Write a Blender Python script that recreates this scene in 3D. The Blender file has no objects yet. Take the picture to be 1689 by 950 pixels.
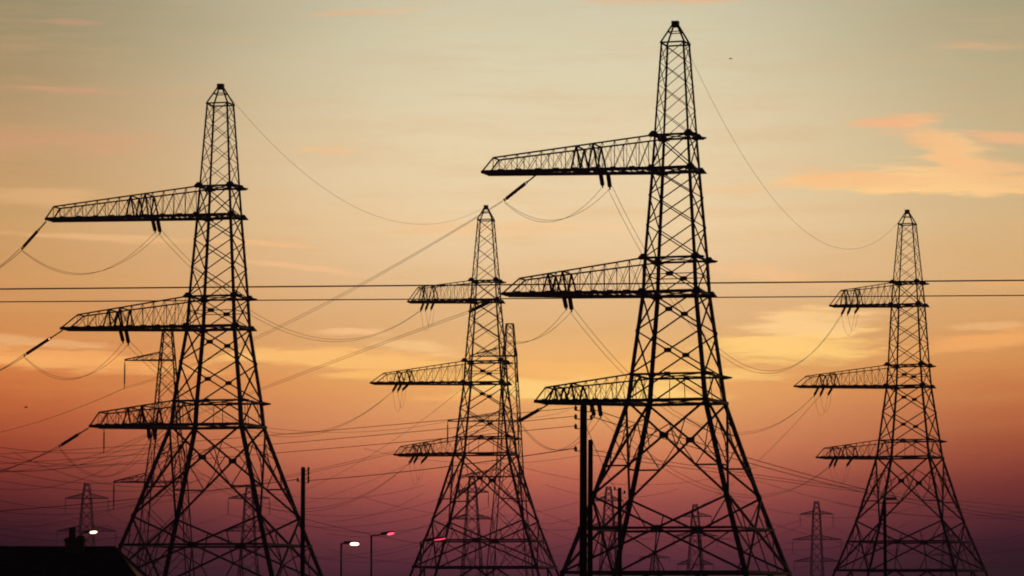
import bpy, math, random
from mathutils import Vector, Matrix
random.seed(7)
R = math.radians
SC = bpy.context.scene
COL = SC.collection

# ------------------------------------------------------------------ camera
F = 5630.0                    # focal length in photograph pixels (1689 wide)
HZ = 1000.0                   # photograph row of the horizon
CAMZ = 2.0
PITCH = math.atan((HZ - 475.0) / F)
cam_d = bpy.data.cameras.new("camera")
cam = bpy.data.objects.new("camera", cam_d)
COL.objects.link(cam)
cam.location = (0, 0, CAMZ)
cam.rotation_euler = (math.pi / 2 + PITCH, 0, 0)
cam_d.sensor_width = 36.0
cam_d.lens = F / 1689.0 * 36.0
cam_d.clip_start = 0.5
cam_d.clip_end = 20000
SC.camera = cam

# ------------------------------------------------------------------ view + world
SC.view_settings.view_transform = 'Standard'
SC.view_settings.look = 'None'
SC.view_settings.exposure = 0.0
SC.view_settings.gamma = 1.0
SC.view_settings.use_curve_mapping = False
SC.cycles.use_denoising = True
SC.cycles.max_bounces = 4
SC.cycles.filter_width = 1.9
SC.cycles.volume_bounces = 0

SUN_AZ, SUN_EL = 1.2, 3.6     # degrees: azimuth east of +Y, elevation


def lin(c):
    return tuple(((x / 255 + 0.055) / 1.055) ** 2.4 if x > 10 else x / 255 / 12.92 for x in c)


W = bpy.data.worlds.new("World")
SC.world = W
W.use_nodes = True
NT = W.node_tree
NT.nodes.clear()


class NG:
    """small helper for chains of math nodes"""
    def __init__(self, nt):
        self.nt = nt

    def new(self, t, **k):
        n = self.nt.nodes.new(t)
        for a, b in k.items():
            setattr(n, a, b)
        return n

    def m(self, op, a, b=None, c=None, clamp=False):
        n = self.new('ShaderNodeMath', operation=op, use_clamp=clamp)
        for i, v in enumerate((a, b, c)):
            if v is None:
                continue
            if isinstance(v, (int, float)):
                n.inputs[i].default_value = v
            else:
                self.nt.links.new(v, n.inputs[i])
        return n.outputs[0]

    def mix(self, f, a, b):
        n = self.new('ShaderNodeMix', data_type='RGBA')
        for s, v in ((n.inputs[0], f), (n.inputs[6], a), (n.inputs[7], b)):
            if isinstance(v, (int, float)):
                s.default_value = v
            elif isinstance(v, tuple):
                s.default_value = tuple(v) + (1,)
            else:
                self.nt.links.new(v, s)
        return n.outputs[2]

    def ramp(self, f, stops):
        n = self.new('ShaderNodeValToRGB')
        els = n.color_ramp.elements
        while len(els) < len(stops):
            els.new(0.5)
        for e, (p, c) in zip(els, stops):
            e.position = p
            e.color = tuple(c) + (1,)
        self.nt.links.new(f, n.inputs[0])
        return n.outputs[0]

    def smooth(self, v, a, b):
        n = self.new('ShaderNodeMapRange', interpolation_type='SMOOTHSTEP')
        self.nt.links.new(v, n.inputs[0])
        n.inputs[1].default_value = a
        n.inputs[2].default_value = b
        return n.outputs[0]

    def noise(self, vec, scale, detail=4, rough=0.55, dist=0.0):
        n = self.new('ShaderNodeTexNoise')
        self.nt.links.new(vec, n.inputs['Vector'])
        n.inputs['Scale'].default_value = scale
        n.inputs['Detail'].default_value = detail
        n.inputs['Roughness'].default_value = rough
        n.inputs['Distortion'].default_value = dist
        return n.outputs[0]

    def vec(self, x, y, z=0.0):
        n = self.new('ShaderNodeCombineXYZ')
        for i, v in enumerate((x, y, z)):
            if isinstance(v, (int, float)):
                n.inputs[i].default_value = v
            else:
                self.nt.links.new(v, n.inputs[i])
        return n.outputs[0]


g = NG(NT)
tc = g.new('ShaderNodeTexCoord')
sep = g.new('ShaderNodeSeparateXYZ')
NT.links.new(tc.outputs['Generated'], sep.inputs[0])
DX, DY, DZ = sep.outputs
K = F * math.pi / 180.0 / 1.0
el = g.m('MULTIPLY', g.m('ARCSINE', DZ), 180 / math.pi)          # elevation, degrees
az = g.m('MULTIPLY', g.m('ARCTAN2', DX, DY), 180 / math.pi)      # azimuth from +Y, degrees
V = g.m('SUBTRACT', HZ, g.m('MULTIPLY', el, K))                  # same angles in finer units (1 unit = 0.0102 deg)
U = g.m('ADD', 844.5, g.m('MULTIPLY', az, K))
# vertical colour of the dusk sky, towards the set sun and away to its sides
V0, V1 = -900.0, 1100.0


def vs(y):
    return (y - V0) / (V1 - V0)


HAZE_DENS = 0.00036
HAZE_TOP = 54.0
HAZE_J = (0.034, 0.0105, 0.0145)        # light the evening air itself sends back


def beyond(y, c):
    """colour of the sky beyond the haze, so that through the air it arrives as c"""
    c = lin(c)
    tn = max((HZ - y) / F, 1e-4)
    T = math.exp(-HAZE_DENS * min((HAZE_TOP - CAMZ) / tn, 6100))
    return tuple(max(0.002, (a - j * (1 - T)) / T) for a, j in zip(c, HAZE_J))


CENTRE = [(-900, (118, 128, 140)), (-350, (176, 178, 160)), (0, (208, 200, 170)), (100, (219, 208, 174)), (250, (231, 209, 170)), (370, (237, 207, 163)),
          (470, (229, 189, 142)), (545, (222, 174, 121)), (600, (229, 170, 108)), (640, (227, 157, 95)), (680, (218, 146, 96)), (740, (208, 127, 88)),
          (790, (184, 99, 77)), (830, (153, 77, 70)), (870, (125, 60, 62)), (910, (98, 47, 54)), (950, (74, 36, 46)), (1010, (56, 28, 40))]
LEFT = [(-900, (80, 90, 105)), (-350, (120, 122, 112)), (0, (150, 138, 107)), (100, (165, 143, 106)), (250, (190, 152, 108)), (370, (201, 155, 101)),
        (470, (207, 149, 93)), (545, (209, 139, 81)), (600, (214, 130, 70)), (650, (197, 105, 58)), (700, (174, 83, 50)), (750, (145, 61, 45)),
        (800, (108, 43, 39)), (850, (73, 29, 34)), (900, (47, 20, 29)), (950, (37, 16, 26)), (1010, (30, 13, 22))]
RIGHT = [(-900, (80, 90, 105)), (-350, (126, 128, 116)), (0, (168, 158, 126)), (100, (180, 166, 130)), (250, (199, 177, 135)), (370, (214, 178, 129)),
         (470, (217, 170, 116)), (545, (213, 154, 97)), (600, (209, 137, 79)), (650, (194, 114, 67)), (700, (175, 94, 59)), (750, (149, 71, 52)),
         (800, (115, 50, 46)), (850, (83, 37, 42)), (900, (55, 25, 35)), (950, (42, 19, 29)), (1010, (34, 15, 24))]
vf = g.m('DIVIDE', g.m('SUBTRACT', V, V0), V1 - V0, clamp=True)
c_mid = g.ramp(vf, [(vs(y), beyond(y, c)) for y, c in CENTRE])
c_left = g.ramp(vf, [(vs(y), beyond(y, c)) for y, c in LEFT])
c_right = g.ramp(vf, [(vs(y), beyond(y, c)) for y, c in RIGHT])
# a slow unevenness keeps the bands from being ruled lines
slow = g.noise(g.vec(g.m('DIVIDE', U, 900.0), g.m('DIVIDE', V, 260.0)), 1.0, 3)
Uw = g.m('ADD', U, g.m('MULTIPLY', g.m('SUBTRACT', slow, 0.5), 260.0))
fl = g.smooth(Uw, 800.0, -60.0)
fr = g.smooth(Uw, 1050.0, 1760.0)
sky = g.mix(fr, g.mix(fl, c_mid, c_left), c_right)

# cirrus: streaks of noise stretched along the horizon, gathered in a few banks
warp = g.noise(g.vec(g.m('DIVIDE', U, 220.0), g.m('DIVIDE', V, 90.0)), 1.0, 3)
Vw = g.m('ADD', V, g.m('MULTIPLY', g.m('SUBTRACT', warp, 0.5), 30.0))
Uw2 = g.m('ADD', U, g.m('MULTIPLY', g.m('SUBTRACT', g.noise(g.vec(g.m('DIVIDE', V, 120.0), g.m('DIVIDE', U, 300.0)), 1.0, 2), 0.5), 120.0))
streak = g.noise(g.vec(g.m('DIVIDE', U, 150.0), g.m('DIVIDE', Vw, 15.0), 3.7), 1.0, 6, 0.6)
streak = g.smooth(streak, 0.30, 0.68)
fine = g.noise(g.vec(g.m('DIVIDE', U, 60.0), g.m('DIVIDE', V, 8.0), 9.1), 1.0, 5, 0.6)
PINK, PEACH, GOLD, AMBER, SUNNY, ROSE = (243, 182, 134), (247, 192, 136), (254, 206, 142), (246, 172, 102), (255, 205, 122), (228, 156, 122)
BANKS = [  # centre u, v, half-width, half-height, strength, tilt, colour
    (1545, 312, 190, 15, 1.0, 0.0, (255, 206, 138)), (1380, 300, 120, 8, 0.8, 0.0, GOLD), (560, 598, 210, 10, 1.0, 0.02, (255, 196, 110)), (110, 602, 260, 8, 0.9, 0.03, (246, 168, 88)), (980, 655, 240, 8, 0.9, 0.0, SUNNY), (1300, 560, 170, 8, 0.9, -0.1, SUNNY), (1590, 262, 60, 34, 0.7, 0.2, GOLD), (1330, 586, 150, 10, 0.9, 0.0, SUNNY), (1000, 634, 210, 20, 0.8, 0.0, (255, 208, 124)),
    (905, 652, 90, 10, 0.9, 0.0, (255, 212, 124)),
    (1570, 302, 170, 26, 0.95, 0.03, GOLD), (1410, 298, 150, 15, 0.8, 0.02, PEACH), (1480, 214, 75, 15, 0.9, -0.03, PINK), (1555, 248, 75, 30, 0.8, 0.5, PEACH), (1640, 290, 110, 30, 0.75, 0.1, PEACH),
    (1670, 234, 90, 12, 0.8, 0.0, PINK), (1190, 312, 90, 10, 0.35, 0.0, PEACH),
    (1330, 540, 120, 32, 0.9, -0.1, GOLD), (1290, 576, 150, 26, 0.9, -0.02, SUNNY), (1270, 458, 120, 15, 0.6, 0.1, PEACH), (1630, 570, 150, 16, 0.75, -0.1, AMBER),
    (1630, 545, 90, 7, 0.5, -0.05, PEACH), (1180, 625, 120, 12, 0.6, 0.0, SUNNY),
    (90, 596, 250, 17, 0.8, 0.03, AMBER), (60, 570, 160, 10, 0.5, 0.05, PEACH), (260, 612, 140, 10, 0.6, 0.0, AMBER),
    (560, 552, 70, 8, 0.8, 0.02, PEACH), (560, 594, 190, 20, 1.0, 0.03, (250, 188, 112)), (690, 574, 110, 10, 0.6, 0.08, GOLD), (660, 622, 140, 12, 0.8, 0.02, (252, 190, 108)),
    (910, 642, 150, 19, 1.15, 0.0, SUNNY), (950, 612, 190, 22, 0.7, 0.0, (250, 186, 108)), (1060, 650, 120, 10, 0.9, 0.0, SUNNY), (745, 662, 90, 6, 0.7, 0.0, AMBER),
    (440, 407, 110, 5, 0.6, 0.06, PEACH), (480, 442, 120, 5, 0.55, 0.12, PEACH), (170, 398, 170, 6, 0.5, 0.04, PEACH), (140, 157, 150, 5, 0.35, 0.02, ROSE),
    (110, 46, 70, 6, 0.3, 0.0, ROSE), (610, 22, 110, 5, 0.35, -0.05, PINK), (1180, 2, 200, 7, 0.5, 0.0, PINK), (90, 240, 190, 22, 0.3, 0.0, ROSE),
    (540, 249, 50, 6, 0.45, 0.0, PEACH), (60, 330, 150, 14, 0.35, 0.0, PEACH), (820, 380, 240, 14, 0.4, 0.0, PEACH),
    (1700, 470, 120, 10, 0.3, 0.0, AMBER), (1640, 85, 120, 6, 0.3, 0.0, PINK),
    (-300, 560, 200, 14, 0.8, 0.0, AMBER), (2050, 320, 240, 16, 0.7, 0.0, PEACH), (2100, 560, 260, 12, 0.6, 0.0, AMBER), (-420, 300, 220, 10, 0.5, 0.0, ROSE),
]
# the after-glow round the place where the sun has gone
gu = g.m('DIVIDE', g.m('SUBTRACT', U, 960.0), 330.0)
gv = g.m('DIVIDE', g.m('SUBTRACT', V, 630.0), 75.0)
glow = g.m('POWER', math.e, g.m('MULTIPLY', g.m('ADD', g.m('MULTIPLY', gu, gu), g.m('MULTIPLY', gv, gv)), -1.0))
sky = g.mix(g.m('MULTIPLY', glow, 0.42), sky, beyond(630, (255, 192, 110)))
CTEX = g.m('MULTIPLY_ADD', g.m('ADD', g.m('MULTIPLY', streak, 0.55), g.m('MULTIPLY', fine, 0.6)), 1.0, -1.16)
for (cu, cv, ru, rv, amp, tilt, colr) in BANKS:
    ru, rv = ru * 1.2, rv * 1.35
    du = g.m('DIVIDE', g.m('SUBTRACT', Uw2, cu), float(ru))
    dvv = g.m('SUBTRACT', g.m('SUBTRACT', Vw, cv), g.m('MULTIPLY', g.m('SUBTRACT', U, cu), tilt)) if tilt else g.m('SUBTRACT', Vw, cv)
    dv = g.m('DIVIDE', dvv, float(rv))
    r2 = g.m('ADD', g.m('MULTIPLY', du, du), g.m('MULTIPLY', dv, dv))
    gs = g.m('POWER', math.e, g.m('MULTIPLY', r2, -1.0))
    f = g.m('MULTIPLY', g.smooth(g.m('MULTIPLY_ADD', gs, 1.45, CTEX), 0.0, 0.8), amp, clamp=True)
    sky = g.mix(f, sky, beyond(cv, colr))
# thin veil over everything so that no stretch of sky is perfectly even
veil = g.noise(g.vec(g.m('DIVIDE', U, 260.0), g.m('DIVIDE', Vw, 24.0), 5.5), 1.0, 5, 0.6)
veil = g.m('MULTIPLY', g.smooth(veil, 0.40, 0.8), g.m('MULTIPLY', g.smooth(V, 780.0, 560.0), 0.30))
sky = g.mix(veil, sky, g.mix(g.smooth(V, 100.0, 560.0), lin((226, 178, 132)), lin((246, 184, 104))))

# physical sky for the rest of the dome, away from the after-glow
nish = g.new('ShaderNodeTexSky')
nish.sky_type = 'NISHITA'
nish.sun_disc = False
nish.sun_elevation = R(SUN_EL)
nish.sun_rotation = R(SUN_AZ)
bgN = g.new('ShaderNodeBackground')
NT.links.new(nish.outputs[0], bgN.inputs[0])
bgN.inputs[1].default_value = 0.015
bgS = g.new('ShaderNodeBackground')
NT.links.new(sky, bgS.inputs[0])
bgS.inputs[1].default_value = 1.0
mixs = g.new('ShaderNodeMixShader')
azabs = g.m('ABSOLUTE', az)
NT.links.new(g.m('MAXIMUM', g.smooth(azabs, 24.0, 60.0), g.smooth(el, 14.0, 26.0)), mixs.inputs[0])
NT.links.new(bgS.outputs[0], mixs.inputs[1])
NT.links.new(bgN.outputs[0], mixs.inputs[2])
out = g.new('ShaderNodeOutputWorld')
NT.links.new(mixs.outputs[0], out.inputs[0])

sun_d = bpy.data.lights.new("sun", 'SUN')
sun_d.energy = 1.2
sun_d.angle = R(0.5)
sun_d.color = (1.0, 0.28, 0.12)
sun = bpy.data.objects.new("sun", sun_d)
COL.objects.link(sun)
sun.rotation_euler = (-(math.pi / 2 - R(SUN_EL)), 0, -R(SUN_AZ))   # shines from the after-glow towards the camera


# ------------------------------------------------------------------ helpers
def at(px, py, Y):
    """world point at depth Y seen along a given direction"""
    x, y = (px - 844.5) / F, (475.0 - py) / F
    d = Vector((x, math.cos(PITCH) - y * math.sin(PITCH), math.sin(PITCH) + y * math.cos(PITCH)))
    t = Y / d.y
    return Vector((d.x * t, Y, CAMZ + d.z * t))


def proj(p):
    c, s = math.cos(PITCH), math.sin(PITCH)
    z = p.z - CAMZ
    dep = p.y * c + z * s
    up = -p.y * s + z * c
    return 844.5 + F * p.x / dep, 475.0 - F * up / dep


def mpp(py, Y):
    p = at(844.5, py, Y)
    return (p.y * math.cos(PITCH) + (p.z - CAMZ) * math.sin(PITCH)) / F


class MB:
    """collects bars, tubes and boxes into one mesh"""
    def __init__(self):
        self.v, self.f = [], []

    def poly(self, pts, faces):
        o = len(self.v)
        self.v += [Vector(p) for p in pts]
        self.f += [tuple(i + o for i in f) for f in faces]

    def bar(self, a, b, w, h=None, up=None):
        a, b = Vector(a), Vector(b)
        d = b - a
        if d.length < 1e-5:
            return
        d.normalize()
        up = Vector(up) if up is not None else Vector((0, 0, 1))
        if abs(d.dot(up)) > 0.97:
            up = Vector((1, 0, 0)) if abs(d.x) < 0.9 else Vector((0, 1, 0))
        s = d.cross(up).normalized()
        u = s.cross(d).normalized()
        h = h or w
        s, u = s * w / 2, u * h / 2
        self.poly([a - s - u, a + s - u, a + s + u, a - s + u, b - s - u, b + s - u, b + s + u, b - s + u],
                  [(3, 2, 1, 0), (4, 5, 6, 7), (0, 1, 5, 4), (1, 2, 6, 5), (2, 3, 7, 6), (3, 0, 4, 7)])

    def angle(self, a, b, w, t, s, u):
        """an L-section: heel on the line a-b, flanges of width w along s and u"""
        a, b, s, u = Vector(a), Vector(b), Vector(s).normalized(), Vector(u).normalized()
        sec = [s * 0, s * w, s * w + u * t, s * t + u * t, s * t + u * w, u * w]
        n = 6
        self.poly([a + q for q in sec] + [b + q for q in sec],
                  [(0, 1, 2, 3), (0, 3, 4, 5), (9, 8, 7, 6), (11, 10, 9, 6)] + [(i, i + n, (i + 1) % n + n, (i + 1) % n) for i in range(n)])

    def tube(self, pts, r, n=6, r1=None):
        pts = [Vector(p) for p in pts]
        m = len(pts)
        ring = []
        up0 = Vector((0, 0, 1))
        for i, p in enumerate(pts):
            d = (pts[min(i + 1, m - 1)] - pts[max(i - 1, 0)])
            d = d.normalized() if d.length > 1e-9 else Vector((0, 0, 1))
            up = up0 if abs(d.z) < 0.95 else Vector((0, 1, 0))
            s = d.cross(up).normalized()
            u = s.cross(d)
            rr = r[i] if isinstance(r, (list, tuple)) else r
            ring += [p + (s * math.cos(2 * math.pi * k / n) + u * math.sin(2 * math.pi * k / n)) * rr for k in range(n)]
        fs = []
        for i in range(m - 1):
            for k in range(n):
                fs.append((i * n + k, i * n + (k + 1) % n, (i + 1) * n + (k + 1) % n, (i + 1) * n + k))
        fs += [tuple(range(n))[::-1], tuple((m - 1) * n + k for k in range(n))]
        self.poly(ring, fs)

    def lathe(self, a, b, prof, n=8):
        """prof: (t along a-b, radius)"""
        a, b = Vector(a), Vector(b)
        self.tube([a.lerp(b, t) for t, _ in prof], [r for _, r in prof], n)

    def box(self, lo, hi):
        x0, y0, z0 = lo
        x1, y1, z1 = hi
        self.poly([(x0, y0, z0), (x1, y0, z0), (x1, y1, z0), (x0, y1, z0), (x0, y0, z1), (x1, y0, z1), (x1, y1, z1), (x0, y1, z1)],
                  [(3, 2, 1, 0), (4, 5, 6, 7), (0, 1, 5, 4), (1, 2, 6, 5), (2, 3, 7, 6), (3, 0, 4, 7)])

    def build(self, name, mat, parent=None, smooth=False):
        me = bpy.data.meshes.new(name)
        me.from_pydata([tuple(v) for v in self.v], [], self.f)
        me.update()
        if smooth:
            for p in me.polygons:
                p.use_smooth = True
        me.materials.append(mat)
        o = bpy.data.objects.new(name, me)
        COL.objects.link(o)
        o.parent = parent
        return o


def tag(o, label=None, cat=None, group=None, kind=None):
    for k, v in (('label', label), ('category', cat), ('group', group), ('kind', kind)):
        if v:
            o[k] = v
    return o


def empty(name, loc=(0, 0, 0), rz=0.0):
    o = bpy.data.objects.new(name, None)
    COL.objects.link(o)
    o.location = loc
    o.rotation_euler = (0, 0, rz)
    o.empty_display_size = 0.5
    return o


# ------------------------------------------------------------------ materials
def mat(name, c1, c2, scale, rough=0.6, metal=0.0, bump=0.0, stretch=(1, 1, 1)):
    m = bpy.data.materials.new(name)
    m.use_nodes = True
    nt = m.node_tree
    b = nt.nodes['Principled BSDF']
    q = NG(nt)
    t = q.new('ShaderNodeTexCoord')
    mp = q.new('ShaderNodeMapping')
    mp.inputs['Scale'].default_value = stretch
    nt.links.new(t.outputs['Object'], mp.inputs[0])
    n = q.noise(mp.outputs[0], scale, 6, 0.6)
    nt.links.new(q.mix(q.smooth(n, 0.3, 0.7), c1, c2), b.inputs['Base Color'])
    b.inputs['Roughness'].default_value = rough
    b.inputs['Metallic'].default_value = metal
    if bump:
        bp = q.new('ShaderNodeBump')
        bp.inputs['Strength'].default_value = bump
        nt.links.new(n, bp.inputs['Height'])
        nt.links.new(bp.outputs[0], b.inputs['Normal'])
    return m


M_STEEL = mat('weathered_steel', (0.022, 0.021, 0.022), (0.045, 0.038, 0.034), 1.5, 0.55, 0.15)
M_STEEL2 = mat('painted_lamp_steel', (0.05, 0.05, 0.05), (0.08, 0.08, 0.08), 3.0, 0.5, 0.3)
M_GLASS = mat('insulator_glaze', (0.05, 0.025, 0.02), (0.08, 0.04, 0.03), 4.0, 0.25)
M_WIRE = mat('weathered_conductor', (0.05, 0.05, 0.05), (0.08, 0.078, 0.075), 2.0, 0.6, 0.3)
M_CABLE = mat('blue_black_sheath', (0.012, 0.012, 0.03), (0.02, 0.02, 0.045), 2.0, 0.5)
M_WOOD = mat('creosoted_wood', (0.035, 0.024, 0.017), (0.08, 0.055, 0.038), 2.0, 0.85, 0, 0.4, (6, 6, 0.6))
M_TILE = mat('roof_tile', (0.035, 0.026, 0.024), (0.06, 0.045, 0.04), 3.0, 0.85, 0, 0.5)
M_BRICK = mat('dark_brick', (0.10, 0.05, 0.035), (0.18, 0.09, 0.06), 6.0, 0.9, 0, 0.5)
M_CLAY = mat('clay_pot', (0.12, 0.06, 0.04), (0.2, 0.1, 0.06), 5.0, 0.8)
M_RENDER = mat('wall_render', (0.25, 0.22, 0.19), (0.36, 0.33, 0.29), 2.0, 0.9, 0, 0.2)
M_PANE = mat('window_glass', (0.02, 0.02, 0.025), (0.03, 0.03, 0.035), 1.0, 0.08)
M_PAINT = mat('white_frame_paint', (0.6, 0.6, 0.58), (0.75, 0.74, 0.72), 3.0, 0.5)
M_FIELD = mat('field_grass', (0.03, 0.04, 0.015), (0.07, 0.075, 0.03), 0.15, 0.95, 0, 0.4)
M_BIRD = mat('dark_feathers', (0.02, 0.02, 0.02), (0.05, 0.045, 0.04), 20.0, 0.8)


def emit(name, c, s):
    m = bpy.data.materials.new(name)
    m.use_nodes = True
    b = m.node_tree.nodes['Principled BSDF']
    b.inputs['Base Color'].default_value = (0.6, 0.6, 0.6, 1)
    b.inputs['Emission Color'].default_value = tuple(c) + (1,)
    b.inputs['Emission Strength'].default_value = s
    return m


M_LIT = emit('lit_lamp_bowl', (1.0, 0.85, 0.5), 4.0)
M_LITW = emit('lit_lamp_bowl_warm', (1.0, 0.74, 0.42), 4.0)
M_NEON = emit('warming_lamp_bowl', (1.0, 0.07, 0.15), 2.4)
M_NEON2 = emit('dim_warming_lamp_bowl', (1.0, 0.05, 0.12), 1.5)

# ------------------------------------------------------------------ ground and air
gb = MB()
NX = 40
xs = [-3500 + 7000 * i / NX for i in range(NX + 1)]
ysg = [-500 + 6500 * i / NX for i in range(NX + 1)]
gb.poly([(x, y, 0) for y in ysg for x in xs],
        [(j * (NX + 1) + i, j * (NX + 1) + i + 1, (j + 1) * (NX + 1) + i + 1, (j + 1) * (NX + 1) + i) for j in range(NX) for i in range(NX)])
tag(gb.build('ground', M_FIELD), kind='structure')

hz = MB()
hz.box((-3600, -600, -1.0), (3600, 6100, HAZE_TOP))
M_HAZE = bpy.data.materials.new('evening_haze')
M_HAZE.use_nodes = True
nt = M_HAZE.node_tree
nt.nodes.clear()
pv = nt.nodes.new('ShaderNodeVolumePrincipled')
pv.inputs['Color'].default_value = (0.34, 0.33, 0.82, 1)
pv.inputs['Density'].default_value = HAZE_DENS
pv.inputs['Anisotropy'].default_value = 0.0
mo = nt.nodes.new('ShaderNodeOutputMaterial')
nt.links.new(pv.outputs[0], mo.inputs['Volume'])
tag(hz.build('haze', M_HAZE), kind='stuff')


# ------------------------------------------------------------------ wires
def wire(name, A, B, label, cat, group=None, thr=None, sag=None, r=0.03, n=28, sides=5):
    A, B = Vector(A), Vector(B)

    def pt(t, s):
        p = A.lerp(B, t)
        p.z -= 4 * s * t * (1 - t)
        return p
    if sag is None:
        lo, hi = 0.0, 1.0
        for _ in range(40):
            mid = (lo + hi) / 2
            if (proj(pt(mid, 0))[0] - thr[0]) * (proj(A)[0] - thr[0]) > 0:
                lo = mid
            else:
                hi = mid
        t = lo
        a, b = -40.0, 80.0
        for _ in range(50):
            m_ = (a + b) / 2
            if proj(pt(t, m_))[1] < thr[1]:
                a = m_
            else:
                b = m_
        sag = a
    mb = MB()
    mb.tube([pt(i / n, sag) for i in range(n + 1)], r, sides)
    o = mb.build(name, M_CABLE if name == 'overhead_cable' else M_WIRE, None, True)
    tag(o, label, cat, group)
    return o


# ------------------------------------------------------------------ big tension pylons
def disc_string(mb, a, b, r=0.15, pitch=0.19):
    a, b = Vector(a), Vector(b)
    L = (b - a).length
    n = max(4, int(L * 0.84 / pitch))
    prof = [(0, 0.03), (0.07, 0.035)]
    for i in range(n):
        t0 = 0.08 + 0.84 * i / n
        dt = 0.84 / n
        prof += [(t0, 0.05), (t0 + dt * 0.25, r), (t0 + dt * 0.6, r * 0.9), (t0 + dt * 0.75, 0.05)]
    prof += [(0.93, 0.035), (1, 0.03)]
    mb.lathe(a, b, prof, 8)


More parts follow.
